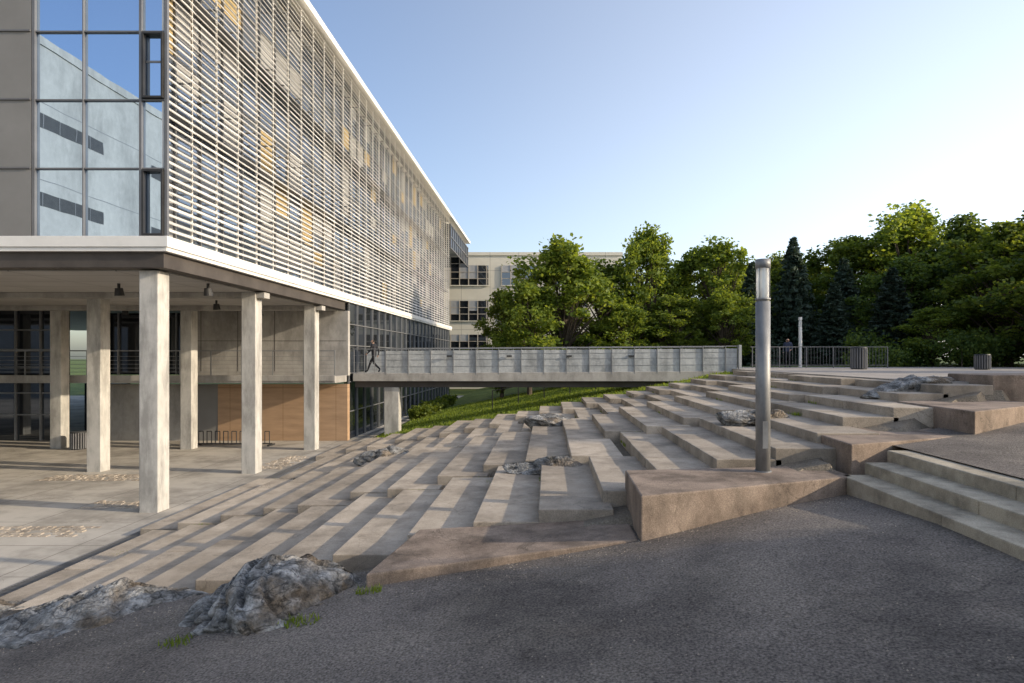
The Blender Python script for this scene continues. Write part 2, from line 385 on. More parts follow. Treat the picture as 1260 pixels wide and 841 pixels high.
# ------------------------------------------------------------------ rocks
def rock(name,loc,size,seed,rot=0,sub=5,rough=1.0):
    bm=bmesh.new(); bmesh.ops.create_icosphere(bm,subdivisions=sub,radius=1)
    R=random.Random(seed); off=Vector((R.uniform(-50,50),R.uniform(-50,50),R.uniform(-50,50)))
    planes=[]
    for i in range(18):
        n=Vector((R.uniform(-1,1),R.uniform(-1,1),R.uniform(-0.2,1.2))).normalized(); planes.append((n,R.uniform(0.5,0.92)))
    cr,sr=math.cos(rot),math.sin(rot)
    for v in bm.verts:
        p=v.co.copy()
        for n,d in planes:
            t=p.dot(n)-d
            if t>0: p-=n*t*0.93
        q=Vector((p.x*size[0],p.y*size[1],p.z*size[2])); m_=min(size)
        nn=v.co.normalized()
        a=mnoise.fractal(q*1.1+off,1.0,2.0,4)*0.26
        ph=q.z*0.9+q.x*0.45-q.y*0.3+mnoise.noise(q*1.3+off)*0.22
        lay=ph*4.2; fr=lay-math.floor(lay); led=max(0.0,1-fr*5) if fr<0.2 else 0.0
        led*=max(0,0.55+0.9*mnoise.noise(q*1.8+off*2))
        step_=(fr-0.5)*0.05
        w=mnoise.noise(q*2.2-off); crk=max(0,1-abs(w)*14)*max(0,mnoise.noise(q*1.1+off*3)+0.35)
        q+=nn*((a-0.03)*m_*1.1*rough+step_*rough*min(1,m_*2.2))
        q-=nn*(led*0.075+crk*0.05)*rough*min(1.0,m_*2.2)
        q+=nn*mnoise.noise(q*6+off)*0.026*rough*min(1,m_*2)
        q+=nn*mnoise.noise(q*17+off)*0.009*rough
        v.co=Vector((q.x*cr-q.y*sr,q.x*sr+q.y*cr,q.z))
    me=bpy.data.meshes.new(name); bm.to_mesh(me); bm.free(); me.materials.append(M_rock)
    me.polygons.foreach_set('use_smooth',[True]*len(me.polygons))
    o=bpy.data.objects.new(name,me); o.location=loc; COL.objects.link(o)
    return o
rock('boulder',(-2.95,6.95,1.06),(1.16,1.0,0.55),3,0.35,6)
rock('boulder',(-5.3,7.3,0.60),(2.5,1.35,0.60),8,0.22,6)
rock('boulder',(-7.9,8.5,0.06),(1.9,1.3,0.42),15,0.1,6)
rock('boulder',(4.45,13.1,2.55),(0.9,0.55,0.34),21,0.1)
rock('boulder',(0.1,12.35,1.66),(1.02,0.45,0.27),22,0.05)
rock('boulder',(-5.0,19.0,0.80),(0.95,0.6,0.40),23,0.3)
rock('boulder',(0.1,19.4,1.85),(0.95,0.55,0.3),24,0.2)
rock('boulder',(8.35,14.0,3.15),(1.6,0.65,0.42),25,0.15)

# ------------------------------------------------------------------ main building
B=empty('university_building')
FX=-9.2; FY=14.9; TOP=17.1
mb=MB(); mb.box(-45,-9.05,14.75,72.2,TOP,TOP+0.28); mb.box(-45,-9.7,14.95,72,TOP-0.5,TOP-0.002); mb.build('roof',[M_white],B,bevel=0.01)
mb=MB()
mb.box(-45,FX+0.06,FY-0.06,59,6.50,6.76,0)
mb.box(-45,FX-0.12,FY+0.10,28.4,6.02,6.497,1)
mb.box(-45,FX+0.02,FY-0.02,59,6.40,6.498,0)
mb.build('floor_edge',[M_white,M_beam],B,bevel=0.006)
mb=MB(); mb.box(-45,FX-0.5,FY+0.55,28.5,5.99,6.018,0)
mb.build('soffit',[M_soffit],B)
mb=MB()
for yy in (20.6,25.8): mb.box(-44,FX-0.16,yy-0.2,yy+0.2,5.80,5.988,0)
mb.build('soffit_beams',[M_conc],B,bevel=0.01)
mb=MB()
for (cx,cy) in [(-9.87,15.5),(-9.87,20.6),(-9.87,25.8),(-15.2,20.9),(-15.1,26.0),(-20.7,26.2),(-15.2,15.5),(-20.7,20.9),(-20.7,15.5),(-26.2,26.2),(-26.2,20.9)]:
    mb.box(cx-0.235,cx+0.235,cy-0.235,cy+0.235,-0.05,5.995)
mb.build('columns',[M_column],B,bevel=0.02,segs=2)
# end wall
mb=MB()
mb.box(-45,-12.5,FY+0.04,FY+0.3,6.76,TOP-0.5,0)
for i in range(7):
    z=6.76+1.66*i
    mb.box(-45,-12.5,FY+0.0,FY+0.05,z-0.02,z+0.02,2)
for x in (-16.0,-20,-24): mb.box(x-0.03,x+0.03,FY-0.003,FY+0.05,6.77,TOP-0.5,2)
mb.box(-12.5,-9.26,FY+0.12,FY+0.14,6.76,TOP-0.5,1)
for i in range(7):
    z=6.76+1.66*i
    mb.box(-12.45,-9.22,FY+0.06,FY+0.118,z-0.016,z+0.016,2)
for x,w in ((-12.45,0.035),(-11.25,0.012),(-9.86,0.03),(-9.24,0.035)):
    mb.box(x-w,x+w,FY+0.04,FY+0.116,6.77,TOP-0.5,2)
for i in (0,2,4):
    z=6.76+1.66*i
    a,b,c,d=-9.80,-9.29,z+0.03,z+1.62
    for q in ((a,b,c,c+0.045),(a,b,d-0.045,d),(a,a+0.045,c+0.047,d-0.047),(b-0.045,b,c+0.047,d-0.047)):
        mb.box(q[0],q[1],FY-0.01,FY+0.112,q[2],q[3],3)
mb.build('end_curtain_wall',[M_panel,M_glassR,M_mull,M_dark],B)
# side glazed wall behind louvres
mb=MB(); R=random.Random(4)
bay=1.2; nb=int((58.7-FY-0.2)/bay)
for i in range(nb):
    y=FY+0.25+i*bay
    for j in range(6):
        z=6.80+1.66*j; h=1.66 if j<5 else TOP-0.5-z
        r=R.random(); 
        mi=0
        if r<0.10: mi=1
        elif r<0.34: mi=2
        if i<5 and j>3 and r<0.4: mi=1
        hh=1.0 if mi==0 else R.choice([1,0.6,0.4,1])
        zt=z+h-0.05
        if hh<1:
            mb.box(-9.95,-9.9,y+0.03,y+bay-0.03,z,zt-h*hh-0.004,0)
        mb.box(-9.95,-9.9,y+0.03,y+bay-0.03,zt-h*hh+0.002 if hh<1 else z,zt,mi)
for i in range(nb+1):
    y=FY+0.25+i*bay; mb.box(-9.93,-9.84,y-0.028,y+0.028,6.78,TOP-0.5,3)
for j in range(7):
    z=6.78+1.66*j; mb.box(-9.96,-9.85,FY+0.2,58.7,z-0.045,z+0.018,3)
mb.box(-30,-10.0,FY+0.35,58.6,6.8,TOP-0.6,4)
mb.build('side_glazing',[M_glassL,M_blind,M_blindw,M_gray,M_dark],B)
mb=MB(); z=6.95
while z<TOP-0.12:
    for i in range(nb):
        y=FY+0.12+i*bay
        mb.slatY(FX-0.06,z+R.uniform(-0.003,0.003),0.10,0.020,math.radians(-52+R.uniform(-6,6)),y+0.012,y+bay-0.012,0)
    z+=0.185
mb.build('louvers',[M_louver],B)
mb=MB()
for i in range(nb+1):
    y=FY+0.12+i*bay
    mb.box(FX-0.17,FX-0.13,y-0.02,y+0.02,6.765,TOP-0.003,0)
    for j in range(4):
        zz=8.4+j*2.6; mb.box(-9.84,FX-0.18,y-0.015,y+0.015,zz,zz+0.05,1)
for j in range(1,4): mb.box(FX-0.62,FX-0.20,FY+0.2,58.7,6.75+3.32*j-0.05,6.75+3.32*j-0.01,1)
mb.build('louver_frame',[M_white,M_gray],B)
mb=MB(); mb.box(-20,FX-0.1,58.9,72,14.3,TOP-0.5,0)
for i in range(10): mb.box(FX-0.098,FX-0.02,59+i*1.4,59.06+i*1.4,14.3,TOP-0.5,1)
for j in range(3): mb.box(FX-0.097,FX-0.03,58.9,72,14.3+j*1.1,14.36+j*1.1,1)
mb.build('far_glazing',[M_glassD,M_gray],B)
mb=MB(); mb.box(FX-0.3,FX-0.12,28.8,58.6,0,6.39,0)
y=28.8
while y<58.6:
    mb.box(FX-0.118,FX-0.04,y-0.02,y+0.02,0,6.39,1); y+=1.3
for z in (1.3,2.7,3.1,4.4,5.4): mb.box(FX-0.117,FX-0.06,28.8,58.6,z-0.02,z+0.02,1)
mb.build('lower_glazing',[M_glassD,M_gray],B)
# portico back wall
mb=MB()
mb.box(-16.2,FX-0.02,28.5,28.79,3.0,5.99,0)
mb.box(-15.2,FX-0.03,28.46,28.78,0,2.6,1)
mb.box(-16.2,-15.203,28.48,28.78,0,2.6,2)
mb.box(-20.2,-16.203,28.5,28.78,0,2.6,0)
mb.box(-22.2,-16.203,30.0,30.2,3.0,5.99,3)
mb.box(-22.2,-20.203,29.6,29.9,0,2.6,3)
mb.box(-45,-22.2,28.5,28.7,0,5.99,3)
x=-22.2
while x>-40:
    mb.box(x-0.03,x+0.03,28.40,28.498,0,5.99,4); x-=1.15
for z in (1.2,2.2,3.4,4.2,5.1): mb.box(-45,-22.2,28.41,28.497,z-0.025,z+0.025,4)
x=-16.6
while x>-22.2:
    mb.box(x-0.03,x+0.03,29.9,29.998,3.0,5.99,4); x-=1.4
mb.build('portico_back_wall',[M_conc,M_ply,M_panel,M_glassD,M_gray],B)
mb=MB()
for x in (-10.9,-12.6,-14.3,-16.0): mb.box(x-0.012,x+0.012,28.492,28.499,3.2,5.98)
for z in (4.6,): mb.box(-16.2,-9.3,28.493,28.499,z-0.01,z+0.01)
mb.build('wall_joints',[M_beam],B)
mb=MB(); mb.box(-45,-9.26,26.9,28.45,2.72,3.02,0); mb.box(-45,-9.26,26.86,26.897,2.80,3.06,0)
mb.build('walkway_slab',[M_conc],B,bevel=0.01)
mb=MB()
x=-9.3
while x>-40:
    mb.box(x-0.02,x+0.02,26.93,26.97,3.02,4.10); x-=1.35
mb.box(-45,-9.28,26.92,26.98,4.102,4.15)
for z in (3.2,3.37,3.54,3.71,3.88): mb.box(-45,-9.28,26.945,26.958,z-0.008,z+0.008)
mb.build('walkway_railing',[M_gray],B)
for i,(x,y) in enumerate([(-9.9,18.0),(-12.5,18),(-12.5,23.3),(-15.3,23.5),(-17.8,26),(-12.4,26.6)]):
    mb=MB(); mb.tube((x,y,5.99),(x,y,5.86),0.04,0.04,10); mb.tube((x,y,5.86),(x,y+0.03,5.64),0.10,0.13,14)
    mb.build('ceiling_spotlight_%d'%i,[M_dark],B)

# neighbour block behind-left (seen reflected in the end glazing)
N2=empty('grey_concrete_building')
mb=MB(); mb.box(-58,-36,-52,-2,0,26.6,0)
mb.box(-36.0+0.001,-35.9,-52,-2,26.0,26.62,0)
for (z0,z1,y0,y1) in [(20.2,21.2,-20,-11),(14.6,15.6,-20,-11),(9,10.1,-20,-11),(3,4.6,-20,-4),(20.2,21.3,-44,-26),(14.6,15.7,-44,-26),(9,10.1,-44,-26)]:
    mb.box(-36.1,-35.985,y0,y1,z0,z1,1)
    y=y0
    while y<=y1: mb.box(-35.984,-35.97,y-0.03,y+0.03,z0,z1,2); y+=1.5
for z in (5.5,11,16.5,22): mb.box(-36.05,-35.992,-52,-2,z-0.03,z+0.03,2)
mb.build('facade',[M_bldg,M_dark,M_mull],N2)

# ------------------------------------------------------------------ cream building
C=empty('cream_building')
mb=MB(); mb.box(-22,9,75,92,0,16.2,0); mb.box(-22.1,9.1,74.85,92.1,16.2,16.6,0)
for (z0,z1) in [(12.6,15.0),(8.3,10.7),(4.2,6.6),(0.8,2.8)]:
    for (a,b) in [(-11.8,-7.2),(-5.6,-1.2),(0.4,4.8),(-17.8,-13.2)]:
        mb.box(a,b,74.93,75.05,z0,z1,1)
        mb.box(a-0.1,b+0.1,74.80,74.925,z0-0.12,z0-0.003,0)
        x=a
        while x<=b+0.01: mb.box(x-0.05,x+0.05,74.84,74.927,z0,z1,2); x+=1.1
        for q in (0.33,0.66): 
            zz=z0+(z1-z0)*q; mb.box(a,b,74.86,74.926,zz-0.04,zz+0.04,2)
        R=random.Random(int(a*10+z0*7))
        for q in range(4):
            if R.random()<0.4: mb.box(a+1.1*q+0.06,a+1.1*(q+1)-0.06,74.90,74.928,z1-(z1-z0)*R.choice([.33,.5,.66]),z1-0.01,3)
mb.build('facade',[M_cream,M_glassD,noise_mat('tan_frame',(0.34,0.30,0.25),(0.42,0.38,0.32),1,0.7,0),M_blindw],C,bevel=0)

# ------------------------------------------------------------------ bridge
BR=empty('footbridge')
mb=MB()
mb.prism([(-9.15,29.0),(8.9,28.8),(8.9,31.2),(-9.15,31.4)],2.72,[3.08,3.20,3.20,3.08],0)
mb.prism([(-9.15,29.3),(6.0,29.2),(6.0,29.7),(-9.15,29.8)],2.42,[2.719,2.719,2.719,2.719],1)
mb.build('deck',[M_conc,M_beam],BR,bevel=0.01)
mb=MB()
for (yo,xs0) in ((29.02,-7.6),(31.25,-9.15)):
    y=yo; x=xs0
    while x<8.8:
        x2=min(x+1.06,8.85); zb=3.09+0.0066*(x+9); sl=-0.011*(x+9)
        mb.box(x+0.006,x2-0.006,y+sl+0.02,y+sl+0.06,zb-0.02,zb+1.05,0)
        mb.box(x-0.012,x+0.012,y+sl-0.03,y+sl+0.018,zb-0.1,zb+1.14,1)
        mb.box(x,x2,y+sl-0.03,y+sl+0.05,zb+1.142,zb+1.18,1)
        for q in (0.30,0.62,0.88): mb.box(x+0.015,x2-0.015,y+sl+0.006,y+sl+0.016,zb+q-0.008,zb+q+0.008,1)
        x+=1.06
mb.box(8.9,9.02,28.72,28.95,3.0,4.42,0)
mb.build('parapet_panels',[M_parap,M_gray],BR)
mb=MB()
x=-9.1
while x<-7.65:
    mb.box(x-0.012,x+0.012,29.02,29.05,3.08,4.2); x+=0.48
mb.box(-9.15,-7.6,29.01,29.05,4.22,4.25)
for z in (3.25,3.59,3.93): mb.box(-9.15,-7.6,29.035,29.045,z-0.006,z+0.006)
mb.build('open_railing',[M_gray],BR)
mb=MB(); mb.box(-7.75,-7.05,29.25,29.75,-0.05,2.418); mb.build('pier',[M_column],BR,bevel=0.02)
mb=MB()
for x in (-4.6,-1.8,1.0,3.9): mb.box(x-0.12,x+0.12,28.84,28.91,3.86,3.94)
mb.build('rail_lights',[M_dark],BR)
mb=MB()
x=-3
while x<8:
    zz=ground_h(x,33.5); mb.box(x-0.025,x+0.025,33.48,33.53,zz-0.05,zz+1.05)
    z2=ground_h(x+1.4,33.5); n=len(mb.v)
    for (xx,zq) in ((x,zz),(x+1.4,z2)):
        for dy in (33.49,33.52):
            for dz in (1.0,1.04): mb.v.append((xx,dy,zq+dz))
    for f in [(0,1,5,4),(2,6,7,3),(0,4,6,2),(1,3,7,5)]: mb.f.append(tuple(n+i for i in f)); mb.m.append(0)
    x+=1.4
mb.build('fence',[M_dark])

# ------------------------------------------------------------------ lamp post
LP=empty('lamp_post',(0,0,0))
lx,ly,lz=3.17,9.1,2.16
mb=MB()
mb.tube((lx,ly,lz),(lx,ly,lz+2.50),0.105,0.105,32,0)
mb.tube((lx,ly,lz),(lx,ly,lz+0.015),0.125,0.12,32,0)
mb.tube((lx,ly,lz+2.52),(lx,ly,lz+2.55),0.108,0.108,32,0)
mb.tube((lx,ly,lz+2.50),(lx,ly,lz+2.52),0.09,0.09,32,0)
mb.tube((lx,ly,lz+2.99),(lx,ly,lz+3.12),0.108,0.108,32,0)
mb.tube((lx,ly,lz+2.55),(lx,ly,lz+2.70),0.05,0.03,24,0)
for i in range(4):
    a=math.pi/4+i*math.pi/2; mb.tube((lx+0.102*math.cos(a),ly+0.102*math.sin(a),lz+2.55),(lx+0.102*math.cos(a),ly+0.102*math.sin(a),lz+2.99),0.006,0.006,6,0)
mb.build('pole',[M_lamp],LP,smooth=True)
mb=MB(); mb.tube((lx,ly,lz+2.552),(lx,ly,lz+2.988),0.094,0.094,32,0,False); mb.build('lens',[M_lens],LP,smooth=True)
mb=MB(); mb.box(lx-0.04,lx+0.04,ly-0.109,ly-0.1,lz+0.35,lz+0.75); mb.build('service_hatch',[M_lamp],LP)
LP2=empty('lamp_post')
mb=MB(); mb.tube((13.9,34,3.3),(13.9,34,5.5),0.09,0.09,16,0); mb.tube((13.9,34,5.9),(13.9,34,6.05),0.1,0.1,16,0); mb.build('pole',[M_white],LP2)
mb=MB(); mb.tube((13.9,34,5.5),(13.9,34,5.9),0.085,0.085,16,0); mb.build('lens',[M_lens],LP2)

# terrace railing
mb=MB(); x=10.6
while x<17.6:
    mb.box(x-0.02,x+0.02,31.97,32.03,3.3,4.36,0); x+=1.4
mb.box(10.5,17.6,31.97,32.03,4.362,4.40,0); mb.box(10.5,17.6,31.98,32.02,3.42,3.45,0)
x=10.6
while x<17.6: mb.box(x-0.006,x+0.006,31.99,32.01,3.46,4.36,0); x+=0.16
mb.build('terrace_railing',[M_mull])

def bin_(x,y,z,r,h):
    e=empty('litter_bin'); mb=MB()
    mb.tube((x,y,z+0.05),(x,y,z+h-0.06),r*0.82,r*0.82,20,0)
    mb.tube((x,y,z+h-0.05),(x,y,z+h),r*1.0,r*0.93,24,0); mb.tube((x,y,z),(x,y,z+0.05),r*0.9,r*0.9,20,0)
    mb.build('liner',[M_dark],e)
    mb=MB(); n=20
    for i in range(n):
        a=2*math.pi*i/n; cx,cy=x+r*0.93*math.cos(a),y+r*0.93*math.sin(a)
        mb.tube((cx,cy,z+0.04),(cx,cy,z+h-0.055),r*0.09,r*0.09,6,0)
    mb.build('slats',[M_mull],e)
bin_(14.1,28,3.3,0.36,1.0); bin_(19.0,27,3.3,0.31,0.68); bin_(-19.6,25.8,0,0.3,0.75)

# bike rack
mb=MB(); x=-15.2
mb.tube((-15.3,26.9,0.08),(-12.0,26.9,0.08),0.03,0.03,8); 
while x<-12.0:
    mb.tube((x,26.9,0.08),(x,26.9,0.62),0.02,0.02,6); mb.tube((x,26.9,0.62),(x+0.2,26.9,0.62),0.02,0.02,6); mb.tube((x+0.2,26.9,0.62),(x+0.2,26.9,0.08),0.02,0.02,6); x+=0.36
for xx in (-15.25,-12.05): mb.box(xx-0.05,xx+0.05,26.6,27.2,0,0.06)
mb.build('bicycle_rack',[M_dark])

# ------------------------------------------------------------------ trees
def mesh_quads(name, quads, tubes, mats):
    nv0=len(tubes.v); tv=np.array(tubes.v,dtype=np.float32).reshape(-1,3)
    q=quads.reshape(-1,3).astype(np.float32); N=quads.shape[0]
    verts=list(map(tuple,np.vstack([tv,q]).tolist()))
    faces=tubes.f+[tuple(r) for r in (np.arange(N*4).reshape(-1,4)+nv0).tolist()]
    me=bpy.data.meshes.new(name); me.from_pydata(verts,[],faces)
    for m in mats: me.materials.append(m)
    mi=np.concatenate([np.zeros(len(tubes.f),dtype=np.int32),np.ones(N,dtype=np.int32)])
    me.polygons.foreach_set('material_index',mi); me.update(); return me
def leaves(rs, centers, size, flat=0.0, elong=1.5):
    N=len(centers)
    n=rs.normal(size=(N,3)); n[:,2]+=flat; n/=np.linalg.norm(n,axis=1)[:,None]
    a=rs.normal(size=(N,3)); u=np.cross(n,a); u/=np.linalg.norm(u,axis=1)[:,None]; v=np.cross(n,u)
    s=(size*rs.uniform(0.6,1.3,size=(N,1)))
    u=u*s*elong*0.5; v=v*s*0.5
    return np.stack([centers-u,centers-v,centers+u,centers+v],axis=1)
def deciduous(name,seed,h,r,base,nclump,per,leaf,mat):
    rs=np.random.RandomState(seed); R=random.Random(seed); tb=MB()
    cz=(base+h)/2; rz=(h-base)/2
    pts=[Vector((0,0,-0.3))]; 
    for i in range(1,7): pts.append(Vector((R.uniform(-.12,.12)*i*0.5,R.uniform(-.12,.12)*i*0.5,h*0.82*i/6)))
    r0=0.035*h*0.6
    for i in range(6): tb.tube(pts[i],pts[i+1],r0*(1-i/6.5),r0*(1-(i+1)/6.5),8,0,False)
    cl=[]
    while len(cl)<nclump:
        p=rs.uniform(-1,1,3); d=np.linalg.norm(p)
        if d>1: continue
        if d<0.45 and rs.rand()<0.75: continue
        t=(p[2]+1)/2; w=(0.52+0.5*math.sin(math.pi*min(1,t*0.95+0.12)))*(1-0.32*t)
        ang=math.atan2(p[1],p[0]); w*=1+0.18*math.sin(ang*3+seed)+0.14*math.sin(ang*5+seed*2+t*4)
        cl.append((p[0]*r*w,p[1]*r*w,cz+p[2]*rz*(1+0.10*math.sin(ang*2+seed))))
    for i in range(10):   # irregular leaders
        a=R.uniform(0,6.28); q=R.uniform(0,.65)*r; zt=h*(1.05-0.22*q/r)*R.uniform(0.92,1.0)
        for k in range(3): cl.append((q*math.cos(a),q*math.sin(a),zt-k*0.5))
    C=[]
    for c in cl:
        rc=R.uniform(0.07,0.19)*r+0.12; n=int(per*R.uniform(0.35,1.4))
        off=rs.normal(size=(n,3)); ln=np.linalg.norm(off,axis=1)[:,None]; off=off/ln*(rs.uniform(0.1,1.2,size=(n,1))**0.8)*rc*np.array([R.uniform(.8,1.5),R.uniform(.8,1.5),R.uniform(0.6,1.1)])
        C.append(np.array(c)+off)
        if R.random()<0.5:
            k=min(5,max(1,int((c[2]/(h*0.82))*5*0.6))); tb.tube(pts[k],Vector(c),0.35*r0,0.012,5,0,False)
    C=np.vstack(C)
    return mesh_quads(name,leaves(rs,C,leaf,0.3),tb,[M_bark,mat])
def spruce(name,seed,h,r,mat):
    rs=np.random.RandomState(seed); R=random.Random(seed); tb=MB(); tb.tube((0,0,-.3),(0,0,h*0.98),0.02*h,0.01,8,0,False)
    C=[]
    z=0.35
    while z<h*0.985:
        t=z/h; Lm=r*(1-t)**0.85+0.08; nb=int(6+7*(1-t))
        a0=R.uniform(0,6.28)
        for i in range(nb):
            a=a0+2*math.pi*i/nb+R.uniform(-.25,.25); L=Lm*R.uniform(0.7,1.1)
            zz=z+R.uniform(-.12,.12)
            tb.tube((0,0,zz),(math.cos(a)*L*0.9,math.sin(a)*L*0.9,zz-L*0.22),0.02,0.006,4,0,False)
            n=int(12+26*L)
            s=rs.uniform(0.12,1,n)**0.8; lat=rs.normal(size=n)*0.16*L*(1.15-s)+rs.normal(size=n)*0.05
            cx=np.cos(a)*L*s-np.sin(a)*lat; cy=np.sin(a)*L*s+np.cos(a)*lat
            cz=zz-L*0.30*s+L*0.12*s*s-np.abs(rs.normal(size=n))*0.08
            C.append(np.stack([cx,cy,cz],1))
        z+=0.16+0.16*(1-t)
    C=np.vstack(C)
    return mesh_quads(name,leaves(rs,C,0.15,0.6,2.2),tb,[M_bark,mat])
D=[(deciduous('deciduous_a',1,10,3.6,1.0,120,115,0.165,M_leafA),10,3.6),
   (deciduous('deciduous_b',2,10,3.0,1.4,105,115,0.165,M_leafA),10,3.0),
   (deciduous('deciduous_c',5,10,3.3,0.9,115,115,0.165,M_leafA),10,3.3),
   (deciduous('deciduous_d',9,12,4.2,0.8,160,120,0.185,M_leafD),12,4.2),
   (deciduous('deciduous_e',12,12,4.0,0.6,150,120,0.185,M_leafD),12,4.0)]
S=[(spruce('spruce_a',3,9,2.3,M_needle),9,2.3),(spruce('spruce_b',4,9,2.0,M_needle),9,2.0)]
def place(kind,src,x,y,ztop,r,rot):
    me,h,r0=src; zb=ground_h(x,y)-0.05
    o=bpy.data.objects.new(kind,me); COL.objects.link(o)
    o.location=(x,y,zb); o.scale=(r/r0,r/r0,(ztop-zb)/h); o.rotation_euler=(0,0,rot)
for (i,x,y,zt,r) in [(0,1.0,42,11.5,4.7),(2,-3.2,43,8.4,2.5),(1,-1.2,40.5,8.8,2.6),(1,4.3,46,10.8,3.6),(0,7.2,45,12.9,3.6),(2,10.2,47,11.0,3.6),(1,12.3,45,12.3,3.4),
                     (0,14.6,49,11.4,3.6),(2,5.0,41,7.3,2.6),(1,8.6,42,8.0,2.6),(0,11.8,41.5,8.2,2.6)]:
    place('deciduous_tree',D[i],x,y,zt,r,x*1.7+y)
for (i,x,y,zt,r) in [(0,28.8,49,15.4,6.0),(2,25.0,51,13.6,5.0),(4,29.6,44,13.4,4.8),(2,27.6,37,11.8,4.6),(1,27.3,32,11.6,4.2),(3,33,40,13.2,5.6),(4,24.6,43,10.4,3.8),(0,21,55,12.6,4.6),(2,23.5,38,6.8,2.6),(3,31,35,11,4.6),(4,20.5,50,9,3.8),(3,37,46,13.5,5.6)]:
    place('deciduous_tree',D[i],x,y,zt,r,x*2.1+y)
for (i,x,y,zt,r) in [(0,18.3,46,12.9,2.7),(1,22.3,46.5,11.4,2.6),(0,22.6,40.5,9.8,2.6),(1,14.2,43.0,10.6,2.0),(1,20.2,43.5,9.2,2.2),(0,16.4,48,10.0,2.4)]:
    place('spruce_tree',S[i],x,y,zt,r,x)
e_i=0
for x,y,zt,r in [(13,64,12,5),(19,64,12.5,5),(26,62,13,5),(34,60,14.5,6),(42,58,14,6),(50,54,14,6),(56,46,14,6),(46,42,13,6),(60,36,14,6),(42,34,12,5),(40,28,12,5)]:
    place('deciduous_tree',D[3+(e_i%2)],x,y,zt,r,x+e_i); e_i+=1
# trees beside the path to the right
for i,x,y,zt,r in [(3,19,-1.8,12.5,4.8),(4,20,-7,12.5,4.8),(3,26,-0.6,13.0,4.4),(4,17,-12,12,4.6),(2,29,10.5,12,3.0),(4,31,-5,14,5.4),(2,36,19,12.5,3.2),(3,24,-14,13,5.4)]:
    place('deciduous_tree',D[i],x,y,zt,r,x)

def shrub_mass(name,spots,seed,mat,leaf=0.14):
    rs=np.random.RandomState(seed); C=[]; tb=MB()
    for (x,y,r,h) in spots:
        zb=ground_h(x,y)
        for k in range(14):
            c=np.array([x+rs.uniform(-r,r),y+rs.uniform(-r,r)*0.7,zb+rs.uniform(0.1,0.85)*h]); n=90
            C.append(c+rs.normal(size=(n,3))*0.28*max(r,0.5)*np.array([1,1,0.7]))
        tb.tube((x,y,zb-0.1),(x,y,zb+h*0.6),0.04,0.02,5,0,False)
    me=mesh_quads(name,leaves(rs,np.vstack(C),leaf,0.3),tb,[M_bark,mat]); o=bpy.data.objects.new(name,me); COL.objects.link(o)
shrub_mass('shrubs',[(x,36+2*math.sin(x),1.2,1.8+0.6*math.sin(x*2.3)) for x in np.arange(18.5,36,1.5)]+[(x,50+math.sin(x),1.6,2.5) for x in np.arange(2,26,1.9)],5,M_leafD)
shrub_mass('shrubs',[(-7.7,y,0.45,0.7) for y in np.arange(37,48,1.8)],6,M_leafA)

def grass(name,pts,hmin,hmax,seed,w=0.012):
    R=random.Random(seed); V=[];F=[]
    for (x,y,z) in pts:
        a=R.uniform(0,6.28); h=R.uniform(hmin,hmax); ww=w*R.uniform(.7,1.4); lx=R.uniform(-.5,.5)*h; ly=R.uniform(-.5,.5)*h; n=len(V)
        c,s=math.cos(a)*ww,math.sin(a)*ww
        V+=[(x-c,y-s,z),(x+c,y+s,z),(x+c*.6+lx*.4,y+s*.6+ly*.4,z+h*.6),(x-c*.6+lx*.4,y-s*.6+ly*.4,z+h*.6),(x+lx,y+ly,z+h)]
        F+=[(n,n+1,n+2,n+3),(n+3,n+2,n+4)]
    me=bpy.data.meshes.new(name); me.from_pydata(V,[],F); me.materials.append(M_grass); o=bpy.data.objects.new(name,me); COL.objects.link(o)
R=random.Random(3); P=[]
for i in range(30000):
    x=R.uniform(-8,8.3); y=R.uniform(26.8,44)
    P.append((x,y,ground_h(x,y)-0.01))
grass('grass_slope',P,0.05,0.15,1,0.02)
P=[]
for (a,b,c,z) in joint_pts:
    if isinstance(c,tuple): 
        if R.random()<0.4:
            y0=R.uniform(c[0],c[1]); L=R.uniform(0.2,1.0)
            for i in range(int(L*30)): P.append((a-R.uniform(0.0,0.04),min(y0+R.uniform(0,L),c[1]),z-0.01))
    elif R.random()<0.6:
        s=R.uniform(a,b); e=min(b,s+R.uniform(0.15,0.8))
        for i in range(int((e-s)*160)+5): P.append((R.uniform(s,e),c+R.uniform(-0.04,0.05),z))
for (cx,cy,cz,n,rr) in [(-2.45,6.1,1.2,110,0.22),(-1.95,6.75,1.25,80,0.15),(-3.6,6.0,1.05,60,0.2),(1.1,12.2,1.75,260,0.25),(-0.9,12.2,1.35,120,0.3),(-7.9,11.6,0.1,200,0.3),(-8.2,13.2,0.02,200,0.4),(4.35,8.7,2.0,60,0.1),(5.4,13.2,2.6,120,0.2),(9.9,14.9,3.3,120,.4)]:
    for i in range(n):
        a=R.uniform(0,6.28); q=rr*math.sqrt(R.random()); x=cx+q*math.cos(a); y=cy+q*math.sin(a)*0.6
        zz=z_low(x,y)-0.01 if (y<interp(x,B_LOW) and x<4.3) else cz
        P.append((x,y,zz))
grass('weeds',P,0.03,0.10,2,0.007)
R=random.Random(21); mb=MB()
for i in range(3000):
    x=R.uniform(-6,4.1); yb=interp(x,B_LOW)-0.15; y=R.uniform(2.6,yb) if i%3 else yb-abs(R.gauss(0,0.35))-0.2; z=z_low(x,y); s=R.uniform(0.004,0.012)
    n=len(mb.v); a=R.uniform(0,6.28)
    for k in range(4):
        t=a+k*math.pi/2; mb.v.append((x+s*math.cos(t)*R.uniform(.7,1.3),y+s*math.sin(t)*R.uniform(.7,1.3),z-0.002))
    mb.v.append((x,y,z+s*0.9))
    for k in range(4): mb.f.append((n+k,n+(k+1)%4,n+4)); mb.m.append(0)
mb.build('gravel',[M_step])

